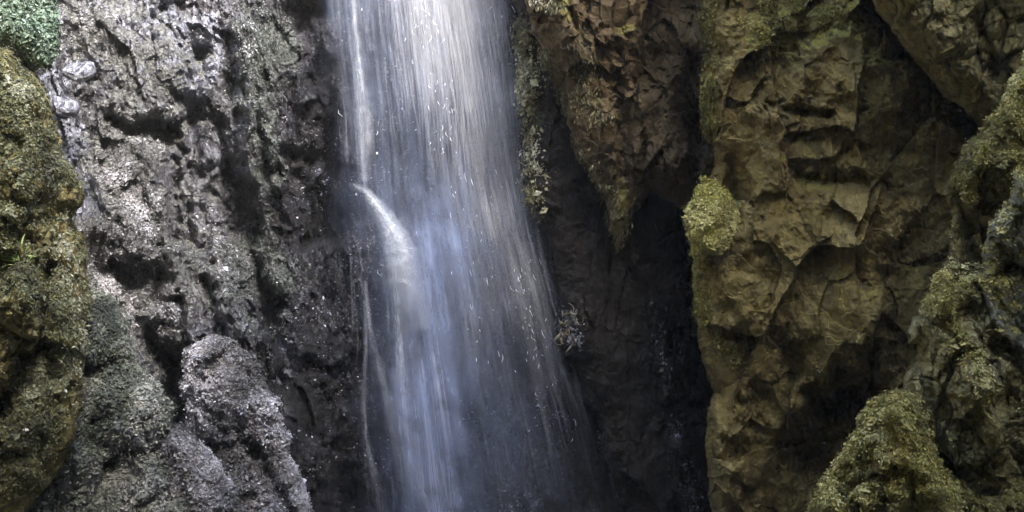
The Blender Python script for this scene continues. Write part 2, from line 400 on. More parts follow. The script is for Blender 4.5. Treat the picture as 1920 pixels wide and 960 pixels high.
def cliff_wet(P, X, Y, N):
    return feats(X, Y, CL_WET) + 0.6 * fbm(P * 2.4, 4, 44) + 0.0 + .6 * smooth(450, 560, X)
CL_SHEEN = [(135, 255, 185, 420, 26, .75), (395, 40, 405, 130, 16, .6), (368, 160, 362, 250, 13, .6), (300, 70, 320, 90, 20, .5), (95, 150, 120, 200, 18, .6), (215, 380, 220, 440, 20, .5), (165, 650, 175, 690, 14, .6), (385, 490, 390, 510, 12, .6), (325, 640, 330, 660, 12, .6), (410, 590, 425, 620, 16, .5), (535, 640, 550, 690, 22, .45), (130, 10, 300, 60, 60, .6), (150, 90, 350, 150, 50, .35), (400, 250, 410, 320, 14, .4), (250, 500, 260, 540, 20, .35), (440, 520, 460, 600, 20, .3), (240, 20, 260, 25, 14, .5), (340, 700, 345, 730, 12, .6), (600, 330, 610, 350, 12, .3)]  # patches where the sky's sheen is painted on the cliff
cliff, cfr = mass('cliff', [(-620, -420), (1330, -420), (1330, 1300), (-620, 1300)], cliff_base, cliff_disp, M_wet, step=2.5, Rm=0.1, back=1.0, moss=cliff_moss, wet=cliff_wet, edge=(1, 60), jit=.004, sky_sheen=[(a, b, c, d, e * 1.15, f * 1.25) for a, b, c, d, e, f in CL_SHEEN])
tag(cliff, 'tall wet grey cliff with glinting cracks rising left of and behind the waterfall', 'cliff')
GREY = [(0.045, 0.044, 0.043), (0.12, 0.117, 0.118), (0.26, 0.25, 0.26), (0.50, 0.49, 0.52)]
DKG = [(0.015, 0.02, 0.016), (0.035, 0.046, 0.038), (0.065, 0.08, 0.07), (0.13, 0.145, 0.135)]
GLINT_C = [(0.015, 0.015, 0.017), (0.03, 0.03, 0.032), (0.08, 0.08, 0.085), (0.30, 0.30, 0.34)]  # the palest tone is a glint painted into the flakes
M_spark = leaf_mat('wet_glint_bits', 0.14, spec=1.0)
infr = (cfr['X'] > -60) & (cfr['X'] < 1100) & (cfr['Y'] > -50) & (cfr['Y'] < 1000)
flakes('moss', cfr, (smooth(.42, .8, cfr['moss']) + .012) * infr * (cfr['X'] < 480), 48000, 0.0046, M_moss, GREY, cliff, seed=1)
flakes('moss', cfr, smooth(.15, .5, cfr['moss']) * infr * ((cfr['X'] > 420) & (cfr['X'] < 690)), 22000, 0.0052, M_moss, DKG, cliff, seed=2)
flakes('wet_glints', cfr, infr * (cfr['wet'] > 0.2) * 1.0, 26000, 0.0050, M_spark, GLINT_C, cliff, seed=3, flat=0.3)  # flakes added as painted glints on the wet rock

# ------------------------------------------------------------------ generic rock relief
def relief(fl=(), s1=2.5, a1=0.05, t1=0.15, s2=6, a2=0.03, t2=0.06, n=0.05, seed=1, bil=0.0, crack=0.05, third=1., zs=.75):
    def fn(P, X, Y, sd):
        d = feats(X, Y, fl)
        d += blocks(P, (s1, s1, s1 * zs), seed, a1, t1, crack, 0.07)
        d += blocks(P, (s2, s2, s2 * zs), seed + 1, a2, t2, crack * .5, 0.09, .3)
        d += blocks(P, (s2 * 2.4,) * 3, seed + 2, a2 * .35 * third, t2 * .4 * third, crack * .2, 0.1, .1)
        d += n * fbm(P * 3.1, 5, seed + 3, gain=0.58)
        if bil: d += bil * fbm(P * 12, 4, seed + 4, mode=2, gain=0.6)
        return d
    return fn
def mossf(fl=(), up=0.5, bias=0.0, amp=0.4, s=2.5, seed=3):
    return lambda P, X, Y, N: feats(X, Y, fl) + up * smooth(0.0, 0.6, N[..., 2]) + amp * fbm(P * s, 4, seed) + bias
def wetf(fl=(), bias=0.0):
    return lambda P, X, Y, N: feats(X, Y, fl) + 0.4 * fbm(P * 2, 3, 77) + bias

# ------------------------------------------------------------------ lower left mounds
GREEN2 = [(0.035, 0.042, 0.032), (0.09, 0.105, 0.08), (0.18, 0.19, 0.155), (0.33, 0.33, 0.30)]
m1, f1 = mass('mossy_boulder', [(120, 560), (165, 545), (205, 560), (240, 610), (245, 670), (290, 720), (318, 770), (312, 805), (290, 850), (330, 900), (350, 1000), (360, 1280), (0, 1280), (20, 900), (60, 700)],
    lambda X, Y: 6.15 - 0.0012 * (Y - 600) + 0.0008 * (X - 200), relief([(190, 600, 200, 640, 50, .15), (230, 740, 270, 780, 60, .2), (200, 680, 300, 700, 14, -.12), (160, 800, 240, 900, 22, -.12)], seed=11, bil=.04, s1=2.8, s2=7, a1=.10, t1=.32, a2=.05, t2=.10), M_wet, Rm=.2, moss=mossf(up=.4, bias=.05, amp=.8, seed=5), sky_sheen=[(165, 650, 175, 690, 14, .7)], wet=wetf([(170, 640, 175, 690, 22, 1.)], -.2), edge=(24, 60))
tag(m1, 'lumpy grey green mossy boulder beside the dark cleft at lower left', 'boulder')
flakes('moss', f1, smooth(-.05, .6, f1['moss']) * (f1['Y'] < 1000), 80000, 0.0052, M_moss, GREEN2, m1, lift=.03, seed=21)
m2, f2 = mass('mossy_boulder', [(285, 1280), (280, 900), (300, 830), (330, 800), (370, 835), (410, 870), (440, 930), (470, 1000), (500, 1280)],
    6.0, relief([(340, 860, 400, 960, 40, .12)], seed=15, bil=.04, a1=.03, t1=.1, a2=.04), M_wet, Rm=.15, moss=mossf(up=.4, bias=.15, amp=.7, seed=6), wet=wetf((), -.4), edge=(9, 50))
tag(m2, 'pale smooth mossy boulder at the bottom edge between two larger mounds', 'boulder')
flakes('moss', f2, np.clip(f2['moss'] + .1, 0, 1) * (f2['Y'] < 1000), 30000, 0.0048, M_moss, GREY, m2, lift=.02, seed=22)
m3, f3 = mass('mossy_boulder', [(345, 690), (352, 660), (395, 632), (440, 645), (480, 690), (510, 745), (530, 785), (540, 850), (562, 905), (580, 960), (600, 1280), (330, 1280), (350, 900), (370, 840), (350, 780), (338, 730)],
    lambda X, Y: 6.65 - 0.0009 * (Y - 640), relief([(420, 690, 450, 800, 60, .15), (400, 830, 480, 850, 18, -.12), (500, 880, 545, 960, 12, -.2), (360, 870, 400, 840, 18, -.15)], seed=19, bil=.03, s1=2.6, s2=7, a1=.10, t1=.32, a2=.045, t2=.09), M_wet, Rm=.16, moss=mossf(up=.4, bias=.05, amp=.8, seed=7), sky_sheen=[(390, 850, 460, 870, 20, .5)], wet=wetf([(390, 850, 460, 870, 25, .9)], -.3), edge=(20, 60))
tag(m3, 'tall rounded grey mossy boulder right of the dark cleft beside black rock', 'boulder')
flakes('moss', f3, smooth(-.05, .6, f3['moss']) * (f3['Y'] < 1000), 80000, 0.0048, M_moss, GREY, m3, lift=.02, seed=23)

# ------------------------------------------------------------------ left foreground boulder and green cushion
OLIVE = [(0.05, 0.050, 0.028), (0.105, 0.108, 0.054), (0.18, 0.185, 0.10), (0.34, 0.34, 0.25)]
lb, lf = mass('mossy_boulder', [(-520, 40), (-200, 60), (0, 92), (22, 100), (40, 135), (72, 160), (92, 190), (98, 250), (118, 300), (140, 330), (152, 352), (148, 385), (128, 400), (132, 430), (155, 455), (163, 500), (165, 560), (158, 600), (165, 640), (152, 690), (150, 760), (142, 820), (112, 880), (75, 925), (45, 965), (20, 1100), (10, 1280), (-520, 1280)],
    lambda X, Y: 4.45 + 0.0015 * (X - 60) + 0.0003 * (Y - 500), relief([(20, 150, 60, 300, 50, .15), (40, 350, 60, 460, 40, .12), (0, 400, 40, 540, 50, .15), (40, 560, 30, 690, 50, .22, 3), (92, 500, 70, 640, 12, -.25), (70, 650, 0, 770, 20, -.3), (20, 200, 90, 230, 9, -.08), (15, 250, 40, 270, 10, -.1), (110, 440, 90, 520, 9, -.12), (125, 600, 135, 830, 24, .14), (60, 380, 125, 400, 8, -.07)], s1=3.5, s2=9, a1=.06, t1=.17, a2=.035, t2=.08, seed=25, bil=.03), M_olive, step=2.2, Rm=.3, moss=mossf([(100, 300, 120, 350, 40, .4), (60, 800, 100, 600, 60, .3), (135, 365, 140, 370, 16, -1.2), (20, 620, 30, 650, 36, -.8)], up=.5, bias=-.08, amp=.7, seed=8), wet=wetf((), -.3), edge=(9, 30))
tag(lb, 'large olive mossy boulder filling the left edge under the green moss cushion', 'boulder')
flakes('moss', lf, np.clip(lf['moss'] + .02, 0, 1) ** 1.5 * (lf['Y'] < 1000) * (lf['X'] > -60), 60000, 0.0042, M_moss, OLIVE, lb, lift=.010, seed=24, droop=.4)
MG = [(0.055, 0.085, 0.058), (0.12, 0.175, 0.125), (0.21, 0.28, 0.215), (0.42, 0.48, 0.42)]
gm, gf = mass('moss_cushion', [(-400, -420), (80, -420), (86, -60), (90, 10), (98, 55), (92, 95), (74, 122), (48, 118), (20, 90), (-60, 80), (-400, 70)],
    5.3, relief([(50, 60, 70, 90, 30, .12)], a1=.01, t1=.02, seed=31, bil=.05, crack=0), M_olive, Rm=.2, back=1.0, moss=lambda P, X, Y, N: 1 + 0 * X, edge=(7, 20))
tag(gm, 'bright green moss cushion in the top left corner above the boulder', 'moss')
flakes('leaves', gf, (gf['Y'] > -60) * (gf['X'] > -60) * 1.0, 40000, 0.0058, M_moss, MG, gm, lift=.04, seed=32)

# slab stones stuck on the cliff
def slab(cx, cy, w, h, D, label, seed, tilt=50, rz=0.):
    g = np.random.default_rng(seed); n = 7; a = np.linspace(0, 2 * math.pi, n, endpoint=False) + g.normal(0, .18, n)
    r = 1 + g.uniform(-.35, .3, n); W, H = w * D / F / 2, h * D / F / 2
    ring = np.stack([np.cos(a) * r * W, np.sin(a) * r * H], 1)
    vs = []
    for k, (sh, z) in enumerate([(0, .004), (.55, .006), (.93, .002), (1, -.008), (1.02, -.03), (.8, -.06), (0, -.07)]):
        z_ = z + g.normal(0, .004, n); q = ring * sh + g.normal(0, .003, (n, 2)) * (sh > 0)
        vs.append(np.stack([q[:, 0], q[:, 1], z_ if sh else np.full(n, z)], 1))
    V = np.concatenate(vs); t = R(tilt)
    V = np.stack([V[:, 0], V[:, 1] * math.cos(t) - V[:, 2] * math.sin(t), V[:, 1] * math.sin(t) + V[:, 2] * math.cos(t)], 1)
    c_, s_ = math.cos(rz), math.sin(rz); V = np.stack([V[:, 0] * c_ - V[:, 2] * s_, V[:, 1], V[:, 0] * s_ + V[:, 2] * c_], 1)
    f = [[k * n + i, k * n + (i + 1) % n, (k + 1) * n + (i + 1) % n, (k + 1) * n + i] for k in range(6) for i in range(n)]
    V = V + pt(cx, cy, D)
    o = build('rock_slab', V, f, M_wet, None, {'moss': np.zeros(len(V)), 'wet': np.ones(len(V)) * .3, 'sky_sheen': np.ones(len(V)) * .55}, smooth_sh=False)  # bluish sky-lit face put into the slab colour
    return tag(o, label, 'rock slab')
slab(146, 128, 58, 60, 6.62, 'dark wet slab jutting from the cliff right of the green moss cushion', 61, 42, .1)
slab(117, 195, 48, 44, 6.5, 'small bluish wet slab on the cliff just right of the olive boulder top', 62, 48, -.25)

# ------------------------------------------------------------------ central dark rock, right edge of the fall
WARM = [(0.06, 0.050, 0.022), (0.13, 0.115, 0.05), (0.25, 0.23, 0.12), (0.5, 0.47, 0.34)]
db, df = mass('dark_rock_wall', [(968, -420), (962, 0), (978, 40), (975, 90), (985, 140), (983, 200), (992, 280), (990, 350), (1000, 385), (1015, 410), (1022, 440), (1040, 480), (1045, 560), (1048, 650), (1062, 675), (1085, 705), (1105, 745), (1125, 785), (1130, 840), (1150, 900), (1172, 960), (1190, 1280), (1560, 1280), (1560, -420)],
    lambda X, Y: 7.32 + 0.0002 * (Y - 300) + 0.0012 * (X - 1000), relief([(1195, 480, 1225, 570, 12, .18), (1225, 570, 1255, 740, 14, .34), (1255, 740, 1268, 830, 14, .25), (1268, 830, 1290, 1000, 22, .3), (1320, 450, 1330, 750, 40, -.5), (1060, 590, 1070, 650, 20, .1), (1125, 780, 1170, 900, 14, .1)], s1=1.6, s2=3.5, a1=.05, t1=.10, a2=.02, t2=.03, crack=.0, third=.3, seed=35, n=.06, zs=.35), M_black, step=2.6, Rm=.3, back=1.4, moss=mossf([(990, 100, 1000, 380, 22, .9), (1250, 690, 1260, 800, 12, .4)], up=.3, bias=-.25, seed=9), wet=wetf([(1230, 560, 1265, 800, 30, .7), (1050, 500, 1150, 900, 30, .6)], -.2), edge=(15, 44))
tag(db, 'near black rock wall in the shade right of the falling water', 'rock wall')
strip = np.exp(-(seg_d(df['X'], df['Y'], (985, 60, 1000, 400)) / 16) ** 2) * (fbm(df['V'] * 6, 3, 4) > -0.15)
strip2 = 0.5 * np.exp(-(seg_d(df['X'], df['Y'], (1060, 600, 1075, 645)) / 14) ** 2) + .3 * np.exp(-(seg_d(df['X'], df['Y'], (1110, 750, 1140, 900)) / 8) ** 2) + .25 * np.exp(-(seg_d(df['X'], df['Y'], (1225, 560, 1265, 820)) / 8) ** 2) + .2 * np.exp(-(seg_d(df['X'], df['Y'], (1262, 820, 1300, 950)) / 12) ** 2)
flakes('moss', df, strip * (.3 + (fbm(df['V'] * 3, 3, 8) > 0.1)), 4500, 0.008, M_moss, WARM, db, lift=.07, seed=41, droop=.3)
flakes('wet_glints', df, strip2, 2600, 0.0055, M_glint, GLINT_C, db, lift=.03, seed=42)  # flakes standing in for wet highlights along edge and rib

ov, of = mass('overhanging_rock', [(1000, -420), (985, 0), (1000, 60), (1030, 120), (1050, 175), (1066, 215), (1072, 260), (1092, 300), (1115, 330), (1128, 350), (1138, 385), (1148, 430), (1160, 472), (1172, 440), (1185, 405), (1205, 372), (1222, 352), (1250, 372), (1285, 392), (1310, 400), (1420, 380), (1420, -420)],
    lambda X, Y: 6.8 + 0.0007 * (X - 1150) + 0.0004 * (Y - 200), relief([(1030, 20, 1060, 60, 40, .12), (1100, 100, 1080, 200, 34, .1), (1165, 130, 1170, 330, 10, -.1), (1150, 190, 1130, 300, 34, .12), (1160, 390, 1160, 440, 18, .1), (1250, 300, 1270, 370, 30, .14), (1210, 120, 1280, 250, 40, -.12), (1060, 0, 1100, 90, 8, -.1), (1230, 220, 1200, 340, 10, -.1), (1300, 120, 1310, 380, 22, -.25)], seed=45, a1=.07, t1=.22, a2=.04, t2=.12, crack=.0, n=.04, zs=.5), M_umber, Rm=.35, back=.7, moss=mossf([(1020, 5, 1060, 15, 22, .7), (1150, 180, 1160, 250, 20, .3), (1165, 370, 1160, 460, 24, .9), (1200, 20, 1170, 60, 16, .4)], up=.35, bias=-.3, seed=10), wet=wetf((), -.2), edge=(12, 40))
tag(ov, 'brown overhanging rock with a hanging pointed tip above the dark recess', 'rock')
hang = np.exp(-(seg_d(of['X'], of['Y'], (1020, 100, 1060, 210)) / 12) ** 2) + np.exp(-(seg_d(of['X'], of['Y'], (1075, 270, 1125, 345)) / 10) ** 2) + .4 * np.exp(-(seg_d(of['X'], of['Y'], (1140, 360, 1160, 460)) / 16) ** 2) + .25 * np.exp(-(seg_d(of['X'], of['Y'], (1080, 80, 1095, 130)) / 20) ** 2) + .25 * np.exp(-(seg_d(of['X'], of['Y'], (1100, 180, 1130, 220)) / 20) ** 2) + .5 * np.exp(-(seg_d(of['X'], of['Y'], (1010, 8, 1050, 14)) / 10) ** 2)
flakes('moss', of, hang, 3800, 0.0085, M_moss, WARM, ov, lift=.03, seed=43, droop=1.2, aspect=3)

# ------------------------------------------------------------------ the brown buttress
YEL = [(0.11, 0.09, 0.02), (0.22, 0.19, 0.04), (0.34, 0.30, 0.08), (0.48, 0.43, 0.2)]
bu, bf = mass('rock_buttress', [(1325, -420), (1322, -30), (1316, 40), (1326, 110), (1315, 180), (1322, 240), (1342, 285), (1336, 330), (1318, 352), (1305, 380), (1298, 410), (1305, 450), (1302, 520), (1300, 580), (1316, 650), (1330, 705), (1345, 738), (1330, 765), (1324, 820), (1330, 900), (1338, 1000), (1350, 1280), (2300, 1280), (2300, -420)],
    lambda X, Y: 6.1 - 0.0004 * (X - 1400) + 0.0004 * (Y - 300), relief([
        (1350, -20, 1345, 280, 26, .12), (1480, 60, 1600, 60, 50, .15), (1490, 160, 1460, 190, 45, .15), (1590, 150, 1650, 190, 60, .16), (1480, 300, 1560, 290, 60, .15), (1440, 200, 1560, 215, 8, -.08), (1500, 330, 1660, 340, 16, -.12),
        (1430, 440, 1400, 560, 60, .12), (1560, 600, 1620, 600, 80, .22, 3), (1600, 480, 1660, 420, 50, .1), (1680, 300, 1720, 400, 40, -.05), (1700, 480, 1690, 600, 30, -.08), (1790, 250, 1740, 440, 60, -.12),
        (1590, 780, 1530, 840, 60, -.6, 3), (1640, 710, 1560, 750, 30, -.35), (1500, 870, 1480, 980, 60, -.3, 3), (1420, 780, 1400, 930, 40, -.2), (1345, 780, 1350, 940, 26, .12), (1370, 300, 1380, 420, 10, -.1), (1700, 100, 1830, 240, 14, -.2), (1650, 30, 1700, 100, 12, -.15), (1460, 640, 1500, 700, 20, -.15)],
        s1=2.5, a1=.08, t1=.24, s2=5.2, a2=.04, t2=.12, seed=57, crack=.0, n=.07, third=.35), M_brown, step=2.5, Rm=.3, back=1.3,
    moss=mossf([(1330, 0, 1330, 300, 18, .5), (1330, 380, 1335, 440, 36, .9), (1305, 450, 1310, 600, 12, .5), (1540, 580, 1620, 640, 60, .25), (1420, 60, 1600, 40, 50, .5), (1640, 110, 1650, 130, 26, .4), (1500, 300, 1530, 320, 40, .3)], up=.35, bias=-.22, seed=12), wet=wetf((), -.3), edge=(9, 26), jit=.005)
tag(bu, 'massive blocky brown rock buttress in the middle of the right side', 'rock buttress')
eb = np.exp(-(seg_d(bf['X'], bf['Y'], (1325, -30, 1325, 290)) / 12) ** 2) * .9 + 1.0 * np.exp(-(seg_d(bf['X'], bf['Y'], (1308, 400, 1320, 600)) / 9) ** 2) + .35 * np.exp(-(seg_d(bf['X'], bf['Y'], (1430, 40, 1440, 60)) / 30) ** 2) + .5 * np.exp(-(seg_d(bf['X'], bf['Y'], (1510, 20, 1565, 45)) / 22) ** 2) + .1 * np.exp(-(seg_d(bf['X'], bf['Y'], (1360, 650, 1380, 670)) / 16) ** 2)
flakes('moss', bf, eb * (fbm(bf['V'] * 5, 3, 14) > -.1), 20000, 0.0055, M_moss, YEL, bu, lift=.015, seed=52, droop=.3)
mc, mf = mass('moss_cushion', [(1320, 335), (1345, 345), (1368, 370), (1385, 400), (1378, 440), (1352, 475), (1335, 470), (1310, 480), (1295, 455), (1286, 415), (1292, 385), (1306, 360)],
    lambda X, Y: 5.99 + .0012 * (X - 1320), relief([(1340, 400, 1320, 440, 24, .05)], a1=.03, t1=.1, seed=55, bil=.025, crack=0), M_olive, step=2, Rm=.05, back=.3, moss=lambda P, X, Y, N: 1 + 0 * X, edge=(16, 22))
tag(mc, 'bright yellow green moss cushion on the left edge of the brown buttress', 'moss')
flakes('leaves', mf, np.ones(len(mf['X'])), 16000, 0.0045, M_moss, [(0.14, 0.12, 0.02), (0.29, 0.26, 0.05), (0.44, 0.40, 0.11), (0.6, 0.54, 0.24)], mc, lift=.008, seed=56)

us, uf = mass('rock_slab', [(1560, -420), (1615, -40), (1640, 10), (1690, 75), (1730, 130), (1775, 180), (1830, 222), (1850, 250), (1880, 300), (2300, 400), (2300, -420)],
    lambda X, Y: 5.35 + 0.0012 * (Y - 100) + 0 * X, relief([(1780, 60, 1820, 180, 40, .1), (1840, 40, 1860, 150, 10, -.1), (1720, 30, 1760, 100, 30, .08)], seed=65, a1=.04, t1=.1), M_olive, Rm=.25, back=.8, moss=mossf((), up=.3, bias=-.15, seed=13), wet=wetf((), -.3), edge=(8, 40))
tag(us, 'greenish brown overhanging slab in the top right corner above a diagonal crack', 'rock slab')

# ------------------------------------------------------------------ right foreground rocks
RM = [(0.11, 0.085, 0.022), (0.22, 0.18, 0.042), (0.38, 0.32, 0.085), (0.56, 0.49, 0.22)]
def rboulder(poly, D, fl, label, cat, seed, cnt, mo, edgew=(9, 24), Rm=.11, bias=0., mat=None, size=.0036, **k):
    o, f = mass('mossy_boulder', poly, D, relief(fl, s1=4, s2=9, a1=.06, t1=.20, a2=.03, t2=.09, seed=seed, bil=.018), mat or M_olive, step=2.2, Rm=Rm, back=1.0, moss=mossf(mo, up=.6, bias=bias, seed=seed), wet=wetf((), -.3), edge=edgew)
    tag(o, label, cat)
    mw = np.clip(f['moss'], 0, 1) ** 1.5 * (f['Y'] < 1000) * (f['X'] < 1980) + 1e-6
    flakes('moss', f, mw, cnt, size, M_moss, RM, o, lift=.008, seed=seed + 1, droop=.3)
    return o
rboulder([(1990, 40), (1920, 112), (1895, 165), (1872, 208), (1845, 240), (1815, 272), (1795, 310), (1780, 345), (1776, 375), (1786, 400), (1780, 440), (1784, 480), (1790, 560), (1850, 620), (2200, 700), (2200, 40)],
    lambda X, Y: 4.7 - .0008 * (X - 1780) + 0 * Y, [(1800, 330, 1900, 180, 50, .2, 1), (1830, 390, 1850, 470, 40, -.08)], 'yellow green mossy boulder at the right edge below the corner slab', 'boulder', 71, 26000, [(1790, 340, 1920, 150, 50, .5), (1830, 420, 1850, 520, 40, -.6)], bias=.0)
rboulder([(1985, 500), (1900, 505), (1800, 490), (1782, 482), (1772, 500), (1755, 525), (1738, 560), (1722, 590), (1708, 620), (1700, 645), (1722, 640), (1725, 680), (1700, 705), (1690, 760), (1700, 850), (1740, 1280), (2200, 1280), (2200, 500)],
    lambda X, Y: 4.45 - .0004 * (X - 1780) + 0 * Y, [(1760, 530, 1740, 590, 22, .1), (1765, 540, 1830, 700, 60, .24, 1), (1830, 700, 1890, 850, 60, .22, 1), (1730, 660, 1740, 900, 40, -.06), (1860, 560, 1910, 720, 40, -.12), (1900, 760, 1920, 900, 30, -.1)], 'dark brown rock with a pale mossy diagonal ridge on the right', 'rock', 75, 16000, [(1745, 560, 1770, 540, 34, .6), (1765, 560, 1850, 740, 18, .6)], bias=-.38)
rboulder([(2100, 290), (1920, 322), (1902, 335), (1895, 375), (1888, 388), (1870, 405), (1855, 430), (1845, 465), (1843, 520), (1850, 570), (1870, 620), (1900, 650), (1960, 680), (2200, 700), (2200, 300)],
    lambda X, Y: 4.2 + 0 * X, [(1900, 385, 1925, 400, 8, -.07), (1880, 430, 1890, 450, 22, .1), (1905, 350, 1930, 370, 24, .08), (1890, 520, 1900, 620, 24, -.05)], 'pale cream rock with moss patches sticking in at the right edge', 'rock', 79, 7000, [(1860, 520, 1900, 560, 30, .5), (1850, 470, 1870, 480, 20, .3)], bias=-.3, mat=rock_mat('pale_rock', (0.13, 0.12, 0.08), (0.26, 0.25, 0.18), (0.42, 0.40, 0.32), (0.09, 0.095, 0.03), (0.2, 0.2, 0.08), bump=.5))
rboulder([(1690, 738), (1660, 742), (1640, 750), (1622, 775), (1612, 800), (1600, 825), (1585, 845), (1562, 880), (1545, 905), (1530, 935), (1512, 965), (1470, 1060), (1400, 1280), (1960, 1280), (1840, 1040), (1805, 965), (1780, 910), (1755, 860), (1745, 815), (1735, 780), (1715, 745)],
    lambda X, Y: 3.95 + 0 * X, [(1680, 750, 1800, 960, 90, .22, 1), (1640, 850, 1700, 960, 90, .16), (1700, 850, 1790, 930, 16, .06),  (1560, 900, 1540, 960, 26, .08), (1790, 920, 1810, 960, 10, .08)], 'wedge shaped boulder thick with yellow moss at lower right', 'boulder', 83, 30000, [(1640, 780, 1700, 860, 60, .35), (1700, 840, 1760, 900, 30, .5), (1590, 850, 1550, 930, 30, .2), (1660, 930, 1700, 950, 26, -.4)], bias=.0)
rboulder([(1700, 850), (1730, 840), (1790, 900), (1840, 940), (1900, 930), (1990, 900), (2200, 1280), (1760, 1280)],
    lambda X, Y: 4.2 + 0 * X, [], 'dark mossy rock in the bottom right corner behind the wedge boulder', 'rock', 87, 6000, [], bias=-.25)

# ------------------------------------------------------------------ small plants and leaves
def surf(fr, x, y):
    i = np.argmin((fr['X'] - x) ** 2 + (fr['Y'] - y) ** 2); return fr['V'][i], fr['N'][i]
def blades(name, items, mat, cols, parent=None, seg=7, seed=0, thick=.0015):
    # items: root, direction, length, width, curl (metres) : bent leaves with a little thickness
    g = np.random.default_rng(seed); Vs = []; fs = []; cs = []; n0 = 0
    for r0, d, L_, w_, curl in items:
        d = d / np.linalg.norm(d); side = np.cross(d, g.normal(0, 1, 3)); side /= np.linalg.norm(side); nn = np.cross(side, d)
        c0 = np.array(cols[g.integers(len(cols))]) * math.exp(g.normal(0, .2)); p = np.array(r0, float); ang = 0
        for k in range(seg + 1):
            t = k / seg; ww = w_ * (math.sin(math.pi * (t * .88 + .1)) ** .8); ang = curl * t
            dd = d * math.cos(ang) + nn * math.sin(ang)
            if k: p = p + dd * L_ / seg
            up_ = np.cross(side, dd) * thick
            Vs += [p - side * ww, p + up_, p + side * ww, p - up_]; cs += [c0] * 4
            if k:
                a = n0 + 4 * (k - 1); b_ = a + 4
                for q in range(4): fs.append([a + q, a + (q + 1) % 4, b_ + (q + 1) % 4, b_ + q])
        n0 += 4 * (seg + 1)
    return build(name, np.array(Vs), fs, mat, parent, {'tint': np.array(cs)})
g = np.random.default_rng(5)
def plant(name, loc, label, cat):
    o = bpy.data.objects.new(name, None); col.objects.link(o); o.location = loc; o['_o'] = [float(v) for v in loc]; return tag(o, label, cat)
P0, _ = surf(df, 1062, 618); pl = plant('dried_fern', P0, 'pale dried fern with curled fronds clinging to the black rock beside the falls', 'fern')
it = []
for k in range(46):
    q = P0 + np.array([g.uniform(-.05, .07), -.05 - .03 * g.random(), g.uniform(-.11, .12)])
    it.append((q, np.array([g.normal(.2, .7), -.5, g.normal(-.25, .8)]), g.uniform(.05, .11), g.uniform(.005, .011), g.uniform(-3.2, 3.2)))
blades('fronds', it, M_moss, [(.34, .29, .2), (.24, .20, .13), (.16, .13, .08), (.45, .42, .34)], pl, seed=3)
P0, _ = surf(lf, 30, 490); pl = plant('leafy_plant', P0, 'small fresh green plant with narrow leaves growing on the olive boulder', 'plant')
it = []
for k in range(34):
    a = g.uniform(-1.5, 1.5)
    it.append((P0 + np.array([g.normal(0, .02), -.01, g.normal(0, .02)]), np.array([math.sin(a), -.5 + g.normal(0, .2), math.cos(a) * .8 + .1]), g.uniform(.05, .11), g.uniform(.004, .007), g.uniform(.4, 1.6)))
blades('leaves', it, M_moss, [(.16, .24, .06), (.24, .32, .10), (.34, .40, .18)], pl, seed=4)
for x, y, L_, lab in [(30, 502, .035, 'pale fallen leaf lying just below the small green plant'), (132, 674, .024, 'pale fallen leaf on the right edge of the olive boulder, beside the crack'), (117, 736, .020, 'tiny pale fallen leaf low on the olive boulder, below and left of the upper one'), (45, 808, .03, 'pale fallen leaf lowest on the olive boulder near the left edge')]:
    P0, N0 = surf(lf, x, y)
    tag(blades('fallen_leaf', [(P0 + N0 * .02, np.array([g.normal(0, 1), -.3, g.normal(0, .4)]), L_, L_ * .32, .7)], M_moss, [(.55, .54, .48)], None, seed=int(x)), lab, 'leaf', 'pale fallen leaves on the olive boulder')

